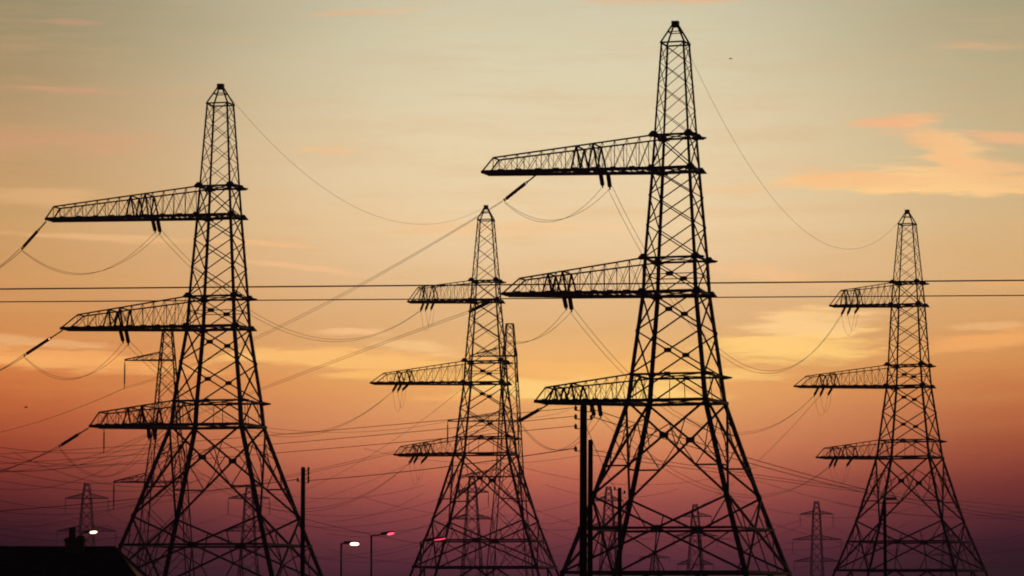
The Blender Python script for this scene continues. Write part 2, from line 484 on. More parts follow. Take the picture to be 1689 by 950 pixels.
def tension_pylon(label, group, cx, D, theta, levels, arms, strings, leg=(0.12, 0.36), apexw=0.45):
    """levels: (photo row on the axis, face width in the same units) from peak base to the low horizontal;
       arms: (level index of top chord, bottom tip column, top end (column,row), hanger columns)"""
    a0 = math.atan((cx - 844.5) / F)
    tw = R(theta) + a0
    base = at(cx, 500, D)
    base.z = 0
    root = empty('lattice_pylon', base, -tw)
    tag(root, label, 'pylon', group)
    MW = Matrix.Translation(base) @ Matrix.Rotation(-tw, 4, 'Z')
    MI = MW.inverted()

    def W2L(p):
        return MI @ Vector(p)

    def L2W(p):
        return MW @ Vector(p)
    z_of = lambda y: at(cx, y, D).z
    apz = z_of(levels[0][0])
    lv = [(z_of(y), w * mpp(y, D)) for y, w in levels[1:]]
    # extend the last slope to the ground
    (za, wa), (zb, wb) = lv[-2], lv[-1]
    lv.append((0.0, wb + (wb - wa) / (za - zb) * zb))
    SG = [(-1, -1), (1, -1), (1, 1), (-1, 1)]

    def corner(k, z, w):
        return Vector((SG[k][0] * w / 2, SG[k][1] * w / 2, z))

    def wid(z):
        for (z0, w0), (z1, w1) in zip(lv, lv[1:]):
            if z1 <= z <= z0:
                return w0 + (w1 - w0) * (z0 - z) / (z0 - z1)
        return lv[0][1]
    tot = lv[0][0]

    def legw(z):
        return leg[0] + (leg[1] - leg[0]) * min(1, max(0, (lv[0][0] - z) / (lv[0][0] * 0.62)))
    # legs: angle sections, heel outward, one mesh per corner
    for k in range(4):
        mb = MB()
        sx, sy = SG[k]
        for (z0, w0), (z1, w1) in zip(lv, lv[1:]):
            wl = legw((z0 + z1) / 2)
            mb.angle(corner(k, z0, w0), corner(k, z1, w1), wl, wl * 0.3, (-sx, 0, 0), (0, -sy, 0))
            mb.bar(corner(k, z0, w0) - Vector((sx, sy, 0)) * wl * .3, corner(k, z1, w1) - Vector((sx, sy, 0)) * wl * .3, wl * 0.62)
        mb.bar(corner(k, 0.45, lv[-1][1]), corner(k, -0.4, lv[-1][1]), 1.1)       # footing
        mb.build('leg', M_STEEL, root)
    # peak
    mb = MB()
    zp, wp = lv[0]
    for k in range(4):
        a = corner(k, apz - 0.35, apexw)
        mb.bar(corner(k, zp, wp), a, 0.11)
        t = 0.62
        q0 = corner(k, zp, wp).lerp(a, t)
        q1 = corner((k + 1) % 4, zp, wp).lerp(corner((k + 1) % 4, apz - 0.35, apexw), t)
        mb.bar(q0, q1, 0.07)
        mb.bar(corner(k, zp, wp), corner((k + 1) % 4, zp, wp), 0.12)
    mb.box((-apexw * .62, -apexw * .62, apz - 0.5), (apexw * .62, apexw * .62, apz))
    mb.build('peak_cap', M_STEEL, root)
    # face lattice
    npan = {0: 4, 1: 1, 2: 3, 3: 1, 4: 2, 5: 0, 6: -1, 7: -2, 8: -3}
    for k in range(4):
        k2 = (k + 1) % 4
        mb = MB()
        gs = []
        A = lambda z: corner(k, z, wid(z))
        B = lambda z: corner(k2, z, wid(z))
        nrm = Vector((SG[k][0] + SG[k2][0], SG[k][1] + SG[k2][1], 0)).normalized()

        def gus(p, s):
            p = Vector(p)
            tdir = (A(lv[3][0]) - B(lv[3][0])).normalized()
            q_ = MB()
            q_.bar(p - tdir * s / 2, p + tdir * s / 2, 0.06, s * 0.62, up=(0, 0, 1))
            gs.append(q_)
        for i, ((z0, w0), (z1, w1)) in enumerate(zip(lv, lv[1:])):
            n = npan[i]
            bw = (0.05 if i == 0 else (0.085 if i < 4 else 0.115)) * (1 if leg[1] > 0.3 else 0.95)
            if n > 0:
                # heights grow with the width
                hs = [1 + 0.12 * j for j in range(n)]
                zz = [z0]
                for h in hs:
                    zz.append(zz[-1] - (z0 - z1) * h / sum(hs))
                for p, q in zip(zz, zz[1:]):
                    mb.bar(A(p), B(q), bw, up=nrm)
                    mb.bar(B(p), A(q), bw, up=nrm)
                    zc = q + (p - q) * wid(q) / (wid(p) + wid(q))
                    if i in (3, 4):
                        gus((A(zc) + B(zc)) / 2, 0.62)
                    if i == 3:
                        mb.bar(A(zc), B(zc), 0.07, up=nrm)
                    if i == 2 or i == 4:
                        pass
            elif n == 0:      # inverted V with hangers
                mid = (A(z0) + B(z0)) / 2
                mb.bar(A(z1), mid, bw, up=nrm)
                mb.bar(B(z1), mid, bw, up=nrm)
                for s in (0.27, 0.73):
                    p = A(z0).lerp(B(z0), s)
                    mb.bar(p, A(z1).lerp(B(z1), s), 0.05, up=nrm)
                gus(mid, 0.5)
            elif n == -1:     # tall X with redundant members
                bw = 0.17
                zc = z1 + (z0 - z1) * w1 / (w0 + w1)
                c = (A(zc) + B(zc)) / 2
                mb.bar(A(z0), B(z1), bw, up=nrm)
                mb.bar(B(z0), A(z1), bw, up=nrm)
                gus(c, 0.75)
                zh = zc - (zc - z1) * 0.5
                for P in (A, B):
                    low = P(z1).lerp(c, 0.5)
                    upn = P(z0).lerp(c, 0.52)
                    lo2 = Vector(P(low.z))
                    mb.bar(lo2, low, 0.14, up=nrm)
                    zm = (upn.z + low.z) / 2
                    mb.bar(P(zc), low, 0.075, up=nrm)
                    mb.bar(P(zc), upn, 0.075, up=nrm)
                    O = B if P is A else A
                    mb.bar(low, c.lerp(P(z0), 0.0), 0.0001 + 0.1, up=nrm) if False else None
                    q = c.lerp(P(z1), 0.22)
                    mb.bar(low, c.lerp(P(z1), 0.0).lerp(P(z0), 0.18), 0.07, up=nrm)
                    top = c.lerp(P(z0), 0.5)
                    mb.bar(top, c.lerp(B(z0) if P is A else A(z0), 0.0).lerp(P(z1), 0.2), 0.07, up=nrm)
            elif n == -2:     # node level to the low horizontal: X, belt at the crossing, redundants
                bw = 0.17
                zc = z1 + (z0 - z1) * w1 / (w0 + w1)
                c = (A(zc) + B(zc)) / 2
                mb.bar(A(z0), B(z1), bw, up=nrm)
                mb.bar(B(z0), A(z1), bw, up=nrm)
                mb.bar(A(zc), B(zc), 0.2, up=nrm)
                gus(c, 0.7)
                for P in (A, B):
                    a1 = P(zc).lerp(c, 0.5)
                    mb.bar(P(z0), P(zc).lerp(c, 0.34), 0.085, up=nrm)
                    mb.bar(a1, P(z1).lerp(c, 0.5), 0.085, up=nrm)
                    mb.bar(P(zc), P(z1).lerp(c, 0.5), 0.095, up=nrm)
                    mb.bar(a1, P(z0).lerp(c, 0.5), 0.085, up=nrm)
                    O = B if P is A else A
                    mb.bar(P(z1).lerp(c, 0.5), P(z1).lerp(O(z1), 0.3), 0.085, up=nrm)
                mb.bar(c, (A(z1) + B(z1)) / 2, 0.085, up=nrm)
                mb.bar(A(z1), B(z1), 0.24, up=nrm)
            else:             # foot panel
                mid = (A(z0) + B(z0)) / 2
                mb.bar(A(z1), mid, 0.2, up=nrm)
                mb.bar(B(z1), mid, 0.2, up=nrm)
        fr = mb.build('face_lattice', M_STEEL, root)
        for q_ in gs:
            q_.build('gusset_plate', M_STEEL, fr)
    # belts at arm levels, with plan bracing and corner gussets
    for i in range(1, 7):
        z, w = lv[i]
        mb = MB()
        th = (0.19 if i % 2 else 0.28) * (0.8 if leg[1] < 0.3 else 1)
        for k in range(4):
            a, b = corner(k, z, w), corner((k + 1) % 4, z, w)
            d = (b - a).normalized()
            mb.bar(a - d * 0.12, b + d * 0.12, th * 0.8, th * 0.9)
        mb.bar(corner(0, z, w), corner(2, z, w), 0.08)
        mb.bar(corner(1, z, w), corner(3, z, w), 0.08)
        if i < 5:
            for k in range(4):
                c = corner(k, z, w)
                h_ = 0.34 if i % 2 else 0.3
                mb.poly([(c.x + a_ * .46, c.y + b_ * .46, z - th * .6) for a_, b_ in SG] + [(c.x + a_ * .16, c.y + b_ * .16, z + h_) for a_, b_ in SG],
                        [(3, 2, 1, 0), (4, 5, 6, 7), (0, 1, 5, 4), (1, 2, 6, 5), (2, 3, 7, 6), (3, 0, 4, 7)])
        # short outrigger on the side away from the arm
        if i % 2:
            for sy in (-1, 1):
                mb.tube([(w / 2, sy * w / 2, z), (w / 2 + 0.75, sy * w / 2, z - 0.03)], [0.2, 0.06], 4)
        mb.build('belt', M_STEEL, root)
    # plan bracing at the low belt
    mb = MB()
    z, w = lv[8]
    mb.bar(corner(0, z, w), corner(2, z, w), 0.16)
    mb.bar(corner(1, z, w), corner(3, z, w), 0.16)
    mb.build('belt', M_STEEL, root)
    # cross arms
    info = []
    for ai, ((tipx, tipy), (ex, ey), hang) in enumerate(arms):
        zt, wt = lv[1 + 2 * ai]
        zb, wb = lv[2 + 2 * ai]
        hb0, ht0 = wb / 2, wt / 2
        sc = mpp(600, D)
        hb1, ht1 = min(hb0 * 1.15, 36 * sc * (D / 281) ** 0), 27 * sc
        if leg[1] < 0.3:
            hb1, ht1 = hb0 * 0.5, ht0 * 0.5
        else:
            hb1, ht1 = max(hb0 * 0.36, 0.9), max(ht0 * 0.34, 0.8)

        def solve(px, y, z):
            lo, hi = 0.0, 40.0
            for _ in range(40):
                m_ = (lo + hi) / 2
                if proj(L2W((-m_, y, z)))[0] > px:
                    lo = m_
                else:
                    hi = m_
            return lo
        zbt = zb
        for _ in range(4):
            Lb = solve(tipx, -hb1, zbt)
            zbt += (proj(L2W((-Lb, -hb1, zbt)))[1] - tipy) * mpp(tipy, D)
        ze = zb + (zt - zb) * 0.45
        for _ in range(4):
            Lt = solve(ex, -ht1, ze)
            yy = proj(L2W((-Lt, -ht1, ze)))[1]
            ze += (yy - ey) * mpp(ey, D)
        crm = MB()
        bz = Vector((-Lb, 0, zb))

        def bot(x, s, wb=wb, Lb=Lb, hb0=hb0, hb1=hb1, zb=zb, zbt=zbt):      # x >= 0 outwards
            t = min(1, max(0, (x - wb / 2) / (Lb - wb / 2)))
            return Vector((-x, s * (hb0 + (hb1 - hb0) * t), zb + (zbt - zb) * t))

        def top(x, s):
            t = min(1, max(0, (x - wt / 2) / (Lt - wt / 2)))
            return Vector((-x, s * (ht0 + (ht1 - ht0) * t), zt + (ze - zt) * t))
        big = leg[1] >= 0.3
        cw = 0.22 if big else 0.18
        for s in (-1, 1):
            crm.bar(bot(wb / 2, s), bot(Lb, s), cw, cw * 1.25)
            crm.bar(top(wt / 2, s), top(Lt, s), cw * 0.55)
            crm.bar(top(Lt, s), bot(Lb, s), cw * 0.5)
            # splice lumps along the bottom chord
            for j in range(1, 9):
                p = bot(wb / 2 + (Lb - wb / 2) * j / 9.0, s)
                crm.box((p.x - .22, p.y - cw * .55, p.z - cw * .2), (p.x + .22, p.y + cw * .55, p.z + cw * .95))
        crm.bar(bot(Lb, -1), bot(Lb, 1), cw * 0.8)
        crm.bar(top(Lt, -1), top(Lt, 1), cw * 0.5)
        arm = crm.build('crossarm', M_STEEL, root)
        lm = MB()
        npn = 13 if ai == 0 else (10 if ai == 1 else 8)
        if not big:
            npn = 11 if ai == 1 else 8
        x0 = max(wt, wb) / 2
        lw = 0.05 if big else 0.04
        for s in (-1, 1):
            for j in range(npn):
                xa, xb = x0 + (Lt - x0) * j / npn, x0 + (Lt - x0) * (j + 1) / npn
                lm.bar(top(xa, s), bot(xb, s), lw * 0.8)
                lm.bar(top(xb, s), bot(xb, s), lw * (0.7 if j % 2 else 1.1))
                lm.bar(bot(xa, s), top(xb, s), lw * 0.55)
        for j in range(npn):
            xa, xb = x0 + (Lt - x0) * j / npn, x0 + (Lt - x0) * (j + 1) / npn
            lm.bar(bot(xa, -1), bot(xb, 1), lw)
            lm.bar(bot(xa, 1), bot(xb, -1), lw)
            lm.bar(bot(xb, 1), bot(xb, -1), lw * 1.2)
        lm.build('arm_lacing', M_STEEL, arm)
        hm = MB()
        hx = []
        for h in hang:
            x = solve(h, -hb1, zb)
            hx.append(x)
            for s in (-1, 1):
                hm.bar(top(x, s), bot(x - 0.42, s), 0.13 if big else 0.1)
                hm.bar(top(x, s), bot(x + 0.42, s), 0.13 if big else 0.1)
            hm.bar(top(x, -1), top(x, 1), 0.1)
            hm.bar(bot(x, -1), bot(x, 1), 0.2)
            hm.bar(top(x, -1), bot(x, 1), 0.07)
        hm.build('hanger_frame', M_STEEL, arm)
        info.append((zb, hb0, hb1, bot, solve))
    ends = []
    for (ai, (sx, sy_), (exx, eyy), dd, twin) in strings:
        zb, hb0, hb1, bot, solve = info[ai]
        side = -1 if dd < 0 else 1
        x = solve(sx, side * hb1, zb)
        p = bot(x, side)
        p.z -= 0.04
        pw = L2W(p)
        q = at(exx, eyy, pw.y + dd)
        ql = W2L(q)
        mb = MB()
        hard = MB()
        rod = None
        if twin:
            dd_ = (ql - p).normalized()
            off = dd_.cross(Vector((0, 1, 0))).normalized() * 0.07
            m_ = p.lerp(ql, 0.3)
            rod = MB()
            rod.bar(p, m_, 0.09)
            rod.bar(m_ + off * 1.5, m_ - off * 1.5, 0.09)
            disc_string(mb, m_ + off, ql + off, 0.09, 0.15)
            disc_string(mb, m_ - off, ql - off, 0.09, 0.15)
            hard.bar(ql + off * 1.8, ql - off * 1.8, 0.1)
        else:
            disc_string(mb, p, ql, 0.19 if leg[1] > 0.3 else 0.16)
            hard.bar(ql + Vector((0, 0, .2)), ql - Vector((0, 0, .2)), 0.1)
        so = mb.build('insulator_string', M_GLASS, root, True)
        hard.build('clamp', M_STEEL, so)
        if rod:
            rod.build('link_rod', M_STEEL, so)
        ends.append(q)
    apex = L2W((0, 0, apz - 0.15))
    return root, ends, apex


PG = 'big lattice pylons with cross arms on one side'
T3, E3, A3 = tension_pylon(
    'tallest lattice pylon right of centre, its lowest arm over the black wooden pole', PG, 1116, 281, 14.8,
    [(35, 0), (72, 40), (225, 59.2), (280, 66.5), (428, 88), (484, 94), (620, 126), (663, 135.8), (820, 228), (945, 309)],
    [((794.6, 283.5), (813.7, 260), (952, 980)), ((828, 484.5), (857.2, 459), (905, 930)), ((882, 662), (900, 639), (915, 945))],
    [(0, (884, 287), (832, 330), 4.0, True), (0, (988, 287), (994, 306), 3.4, False), (0, (1000, 287), (1006, 309), 3.4, False),
     (1, (826, 488), (774, 514), 4.0, True), (1, (927, 488), (934, 508), 3.4, False), (1, (936, 488), (943, 511), 3.4, False),
     (2, (906, 670), (857, 694), 4.0, True), (2, (970, 668), (980, 685), 3.4, False), (2, (982, 668), (991, 686), 3.4, False)])
T1, E1, A1 = tension_pylon(
    'tall lattice pylon on the left, behind the dark house roof', PG, 361, 313, 18.3,
    [(138.5, 0), (172, 36.5), (309, 53.7), (357, 60.3), (491, 79.6), (540.5, 85.4), (663.5, 118), (702.7, 125), (853, 219), (962, 291)],
    [((75, 361), (88.6, 340.7), (217, 241)), ((100, 541.5), (128.3, 519), (180, 200)), ((147.8, 702.7), (163.4, 680), (215, 240))],
    [(0, (76, 363), (36, 410), 4.0, True), (0, (249, 362), (256, 381), 3.4, False), (0, (257, 362), (264, 383), 3.4, False),
     (1, (103, 544), (40, 586), 4.0, True), (1, (195, 545), (203, 563), 3.4, False), (1, (204, 545), (212, 566), 3.4, False),
     (2, (146, 707), (98, 736), 4.0, True), (2, (238, 707), (246, 723), 3.4, False), (2, (247, 707), (256, 725), 3.4, False)])
T2, E2, A2 = tension_pylon(
    'smaller lattice pylon in the middle, crossed by the lowest arm of no other', PG, 801.5, 409, 10,
    [(338.5, 0), (363, 24.7), (464, 40.8), (497, 44.5), (597, 60.5), (632, 64.5), (722, 85.6), (749, 91.5), (859, 152), (936, 205)],
    [((672, 497.4), (689.6, 474), (696, 713)), ((610.5, 631.5), (632.4, 615.6), (655, 672)), ((649.6, 750), (660.5, 736.5), (682, 700))],
    [(0, (700, 499), (694, 512), -3.4, False), (0, (708, 499), (702, 511), -3.4, False), (0, (717, 499), (711, 510), -3.4, False),
     (1, (657, 633), (648, 645), -3.4, False), (1, (664, 633), (656, 645), -3.4, False), (1, (672, 633), (664, 643), 3.4, False),
     (2, (686, 751), (675, 764), -3.4, False), (2, (692, 751), (683, 763), -3.4, False), (2, (703, 751), (695, 763), 3.4, False)],
    leg=(0.10, 0.27), apexw=0.4)
T4, E4, A4 = tension_pylon(
    'smaller lattice pylon at the right edge, a short dark pole before its legs', PG, 1498, 414, 15,
    [(346, 0), (370, 25), (467, 41), (503.5, 46.5), (603, 57), (637.5, 62), (727, 84), (754.5, 90.5), (860, 146), (941, 203)],
    [((1368, 504.2), (1387, 479), (1392, 1411)), ((1309.6, 637), (1329.5, 620.4), (1352, 1370)), ((1346, 754.4), (1359.4, 739), (1374, 1396))],
    [(0, (1396, 506), (1388, 519), -3.4, False), (0, (1405, 506), (1398, 518), -3.4, False), (0, (1415, 506), (1410, 516), 3.4, False),
     (1, (1352, 640), (1343, 652), -3.4, False), (1, (1361, 640), (1353, 652), -3.4, False), (1, (1371, 640), (1366, 651), 3.4, False),
     (2, (1378, 757), (1368, 770), -3.4, False), (2, (1384, 757), (1376, 769), -3.4, False), (2, (1402, 757), (1397, 768), 3.4, False)],
    leg=(0.10, 0.27), apexw=0.4)
T2['label'] = 'smaller lattice pylon in the middle, a thinner one standing close behind it'


# ------------------------------------------------------------------ thinner pylons further off
def suspension_pylon(name, label, group, cx, D, prof, arms, sides, theta=12, bar=0.16, inslen_px=20, panels=12, topflat=True):
    """prof: (row, width) down the axis; arms: (row of bottom chord, row of top chord, reach left, reach right, insulator length)"""
    a0 = math.atan((cx - 844.5) / F)
    tw = R(theta) + a0
    base = at(cx, 500, D)
    base.z = 0
    root = empty(name, base, -tw)
    tag(root, label, 'pylon', group)
    lv = [(at(cx, y, D).z, w * mpp(y, D) / (math.cos(R(theta)) + math.sin(R(theta)))) for y, w in prof]
    (za, wa), (zb, wb) = lv[-2], lv[-1]
    lv.append((0.0, wb + (wb - wa) / (za - zb) * zb))

    def wid(z):
        for (z0, w0), (z1, w1) in zip(lv, lv[1:]):
            if z1 <= z <= z0:
                return w0 + (w1 - w0) * (z0 - z) / (z0 - z1)
        return lv[0][1]
    SG = [(-1, -1), (1, -1), (1, 1), (-1, 1)]
    C = lambda k, z: Vector((SG[k][0] * wid(z) / 2, SG[k][1] * wid(z) / 2, z))
    for k in range(4):
        mb = MB()
        for (z0, _), (z1, _) in zip(lv, lv[1:]):
            mb.bar(C(k, z0), C(k, z1), bar * 1.5)
        mb.build('leg', M_STEEL, root)
    mb = MB()
    zz = [lv[0][0]]
    while zz[-1] > 0.1 and len(zz) < 40:
        zz.append(max(0, zz[-1] - max(1.0, wid(zz[-1]) * 1.05)))
    for k in range(4):
        k2 = (k + 1) % 4
        mb.bar(C(k, zz[0]), C(k2, zz[0]), bar)
        for p, q in zip(zz, zz[1:]):
            mb.bar(C(k, p), C(k2, q), bar * 0.75)
            mb.bar(C(k2, p), C(k, q), bar * 0.75)
    mb.build('lattice', M_STEEL, root)
    tips = []
    for (yb, yt, rl, rr, il) in arms:
        z, zt = at(cx, yb, D).z, at(cx, yt, D).z
        w = wid(z)
        for sgn, reach in ((-1, rl), (1, rr)):
            if not reach:
                continue
            L = reach * mpp(yb, D) / math.cos(R(theta))
            am = MB()
            tip = Vector((sgn * L, 0, z))
            for s in (-1, 1):
                b0 = Vector((sgn * w / 2, s * w / 2, z))
                t0 = Vector((sgn * wid(zt) / 2, s * wid(zt) / 2, zt))
                am.bar(b0, tip + Vector((0, s * .15, 0)), bar * 1.25)
                am.bar(t0, tip + Vector((0, s * .15, .12)), bar * 1.0)
                for j in range(1, 4):
                    t = j / 4
                    am.bar(b0.lerp(tip, t), t0.lerp(tip, t), bar * .6)
                    am.bar(b0.lerp(tip, t), t0.lerp(tip, t - .25), bar * .6)
                am.bar(b0, Vector((-sgn * w / 2, s * w / 2, z)), bar * 1.25)
            for j in range(4):
                p = Vector((sgn * w / 2, -w / 2, z)).lerp(tip, j / 4)
                q = Vector((sgn * w / 2, w / 2, z)).lerp(tip, (j + 1) / 4)
                am.bar(p, q, bar * .6)
            am.build('crossarm', M_STEEL, root)
            if il:
                h = il * mpp(yb, D)
                im = MB()
                a = tip + Vector((0, 0, -0.1))
                b = tip + Vector((0, 0, -h))
                im.tube([a, b], 0.04 + bar * .15, 6)
                n = max(5, int(h / 0.3))
                prof_ = []
                for j in range(n):
                    t = 0.15 + 0.7 * j / n
                    prof_ += [(t, 0.06), (t + .2 / n, max(0.16, bar * 1.1)), (t + .5 / n, 0.06)]
                im.lathe(a, b, prof_, 6)
                s_ = im.build('insulator_string', M_GLASS, root)
                MWm = Matrix.Translation(base) @ Matrix.Rotation(-tw, 4, 'Z')
                tips.append(MWm @ b)
    return root, tips


SGp = 'slender lattice pylons with arms on the left side only'
B1, K1 = suspension_pylon('slender_pylon', 'slender lattice pylon with left arms, seen behind the left big pylon', SGp, 277, 470,
                          [(545, 17), (593, 27), (708, 47), (793, 70), (905, 88)],
                          [(594, 581, 70, 0, 46), (706, 694, 103, 0, 40), (795, 781, 86, 0, 45)], None, theta=10, bar=0.105)
B2, K2 = suspension_pylon('slender_pylon', 'slender lattice pylon peeping out behind the middle big pylon', SGp, 841, 490,
                          [(534, 13), (587, 22), (694, 36), (785, 46), (950, 78)],
                          [(587, 571, 67, 12, 44), (694, 680, 103, 14, 38), (786, 773, 84, 14, 38)], None, theta=10, bar=0.09)
FG = 'far double sided pylons fading into the red haze'
FAR = [
    ('faint far pylon behind the chimney and the white street light', 147, 1250, [(797, 8), (822, 16), (877, 24), (945, 36)], [(822, 814, 35, 35, 26), (876, 867, 48, 48, 26)]),
    ('faint far pylon framed by the legs of the left big pylon', 413, 1250, [(800, 8), (822, 15), (877, 22), (945, 34)], [(822, 814, 34, 34, 26), (876, 867, 44, 44, 26)]),
    ('faint far pylon framed by the legs of the middle big pylon', 779, 1250, [(785, 8), (812, 16), (855, 22), (945, 36)], [(812, 803, 27, 27, 24), (856, 848, 34, 34, 22)]),
    ('faint far pylon just right of the two black wooden poles', 1003, 1300, [(803, 8), (826, 14), (866, 20), (945, 32)], [(826, 818, 24, 24, 16), (868, 860, 30, 30, 16)]),
    ('faint far pylon framed by the legs of the tallest pylon', 1145, 1450, [(832, 7), (852, 13), (885, 18), (945, 28)], [(852, 845, 27, 27, 14), (884, 877, 36, 36, 16), (931, 923, 30, 30, 14)]),
    ('faint far pylon standing clear in the gap before the right big pylon', 1344, 1500, [(827, 7), (848, 13), (889, 17), (945, 22)], [(848, 842, 27, 27, 20), (890, 883, 40, 40, 22), (926, 919, 38, 38, 20)]),
    ('very faint low far pylon seen through the right big pylon', 1556, 1900, [(868, 5), (886, 10), (920, 15), (945, 20)], [(886, 880, 20, 20, 12), (916, 911, 26, 26, 12)]),
    ('tiny dark far pylon with one flat pair of arms under the tallest pylon', 1078, 1700, [(908, 6), (920, 10), (945, 18)], [(920, 915, 25, 25, 10)]),
]
KF = []
for lab, cx, D, pr, ar in FAR:
    b, k = suspension_pylon('far_pylon', lab, FG, cx, D, pr, ar, None, theta=8, bar=0.24)
    KF.append(k)

# ------------------------------------------------------------------ conductors
CG = 'power line conductors between the big pylons'
JG = 'jumper loops hung under the cross arms'
SP = Vector((0.35, 0, 0))


def twin(A, B, thr, label, group=CG, gap=0.32, r=0.019, nm='power_line'):
    for i, s in enumerate((-0.5, 0.5)):
        o = Vector((gap * s, 0, gap * s * 0.9))
        lab = label[i] if isinstance(label, tuple) else label
        t2 = (thr[0], thr[1] + (2.5 if i == 0 else -1))
        wire(nm, A + o, B + o * 1.0, lab, 'power line', group, thr=t2, r=r)


# tallest pylon -> left, over the slender pylon's insulators
for j, (lab, thr) in enumerate([('the topmost arm', (560, 488)), ('the middle arm', (600, 577)), ('the lowest arm', (600, 757))]):
    twin(E3[3 * j], K1[j], thr, (f'lower wire of the pair running left from {lab} of the tallest pylon',
                                 f'upper wire of the pair running left from {lab} of the tallest pylon'))
for j, yy in enumerate((724, 778, 872)):
    w_ = ('upper', 'middle', 'lower')[j]
    wire('power_line', K1[j], at(-60, yy, 600), f'wire leaving the picture left of the {w_} insulator of the left slender pylon', 'power line', CG, sag=1.0, r=0.032)
# left pylon -> off to the left
for j, (p, lab) in enumerate((((-70, 478), 'top'), ((-70, 632), 'middle'), ((-70, 792), 'lowest'))):
    q = at(p[0], p[1], 330)
    for s in (-1, 1):
        wire('power_line', E1[3 * j] + SP * s * .5, q + SP * s * .5 + Vector((0, 0, .2 * s)), f'{"upper" if s > 0 else "lower"} wire leaving the picture at the left from the {lab} arm of the left pylon', 'power line', CG, sag=0.5, r=0.028)
# left -> middle, tallest -> right
for j, (thr, thr2) in enumerate((((560, 561), (1280, 612)), ((525, 713), (1225, 714)), ((560, 832), (1260, 817)))):
    lab = ('top', 'middle', 'lowest')[j]
    twin(E1[3 * j + 2], E2[3 * j], thr, (f'lower wire of the sagging pair from {lab} arm of left pylon to middle pylon', f'upper wire of the sagging pair from {lab} arm of left pylon to middle pylon'))
    twin(E3[3 * j + 2], E4[3 * j], thr2, (f'lower wire of the sagging pair from {lab} arm of tallest pylon to right pylon', f'upper wire of the sagging pair from {lab} arm of tallest pylon to right pylon'))
wire('earth_wire', A1, A2, 'thin earth wire swung from the peak of the left pylon to the middle one', 'power line', 'thin earth wires between pylon peaks', thr=(690, 370), r=0.013)
wire('earth_wire', A3, A4, 'thin earth wire swung from the peak of the tallest pylon to the right one', 'power line', 'thin earth wires between pylon peaks', thr=(1400, 411), r=0.013)
# jumpers
for E, pts, nm in ((E3, ((915, 365), (860, 566), (905, 741)), 'tallest pylon'), (E1, ((130, 453), (120, 626), (165, 787)), 'left pylon')):
    for j, thr in enumerate(pts):
        lab = ('top', 'middle', 'lowest')[j]
        for s in (0, 1):
            wire('jumper_loop', E[3 * j] + Vector((.1 * s, 0, -.2)), E[3 * j + 1 + s] + Vector((0, 0, -.1)),
                 f'{("outer", "inner")[s]} slack loop of wire hung below the {lab} arm of the {nm}', 'jumper wire', JG, thr=(thr[0], thr[1] - 2 * s), r=0.018)
for E, nm in ((E2, 'middle pylon'), (E4, 'right pylon')):
    for j in range(3):
        lab = ('top', 'middle', 'lowest')[j]
        for s in (0, 1):
            wire('jumper_loop', E[3 * j + s], E[3 * j + 2] + Vector((.4 * s, 0, 0)), f'{("longer", "shorter")[s]} thin loop dangling below the {lab} arm of the {nm}', 'jumper wire', JG, sag=2.6 - .5 * s, r=0.014)
# beyond the small pylons and from the slender ones
wire('power_line', K2[0], at(430, 835, 620), 'faint wire sloping left and down from the top insulator behind the middle pylon', 'power line', CG, thr=(684, 702), r=0.022)
wire('power_line', K2[2], at(470, 838, 620), 'faint wire running left from the middle insulator behind the middle pylon', 'power line', CG, sag=1.0, r=0.022)
wire('power_line', E4[4], at(1150, 838, 560), 'faint slack wire falling left from the middle arm of the right pylon', 'power line', CG, thr=(1253, 758), r=0.022)

# far spans through the haze
HG = 'far wires in the red haze'
order = [0, 1, 2, 3, 4, 5, 6]
for a, b in zip(order, order[1:]):
    ka, kb = KF[a], KF[b]
    for i in range(min(len(ka), len(kb), 4)):
        wire('far_power_line', ka[i], kb[i], 'faint far wire strung between pylons in the red haze', 'power line', HG, sag=6 + 2 * (i % 2), r=0.055, n=20, sides=4)
for i in range(4):
    wire('far_power_line', at(-60, 836 + 16 * i, 1200), KF[0][i], 'faint far wire strung between pylons in the red haze', 'power line', HG, sag=4, r=0.05, n=16, sides=4)
    wire('far_power_line', KF[6][i], at(1760, 870 + 14 * i, 1900), 'faint far wire strung between pylons in the red haze', 'power line', HG, sag=5, r=0.07, n=16, sides=4)
for (x0, y0, x1, y1, sg) in ((-40, 731, 300, 728, 3), (-40, 742, 300, 745, 4), (-40, 786, 300, 806, 2), (440, 838, 780, 800, 5), (600, 820, 1000, 812, 6), (860, 770, 1250, 770, 5), (880, 840, 1340, 850, 8), (300, 770, 700, 800, 6),
                             (1240, 852, 1689, 905, 5), (860, 690, 940, 676, 0.5), (1170, 880, 1500, 862, 6), (540, 905, 900, 880, 6), (540, 860, 700, 812, 2), (540, 880, 740, 850, 3), (900, 800, 1120, 806, 3), (880, 866, 1090, 880, 4), (-40, 800, 200, 760, 4), (-40, 752, 250, 738, 4), (-40, 770, 250, 715, 5), (-40, 758, 330, 765, 6), (-40, 838, 260, 822, 3), (-40, 815, 330, 790, 6), (20, 745, 330, 792, 5), (-40, 872, 320, 852, 5), (-40, 858, 180, 866, 3), (320, 868, 720, 890, 7), (1380, 830, 1720, 838, 3), (1180, 812, 1520, 834, 5), (1240, 790, 1700, 852, 4), (1570, 880, 1740, 850, 4), (600, 740, 1000, 742, 4), (400, 700, 760, 690, 3)):
    wire('far_power_line', at(x0, y0, 900), at(x1, y1, 1000), 'faint far wire strung between pylons in the red haze', 'power line', HG, sag=sg, r=0.062 if x1 <= 340 else 0.042, n=20, sides=4)

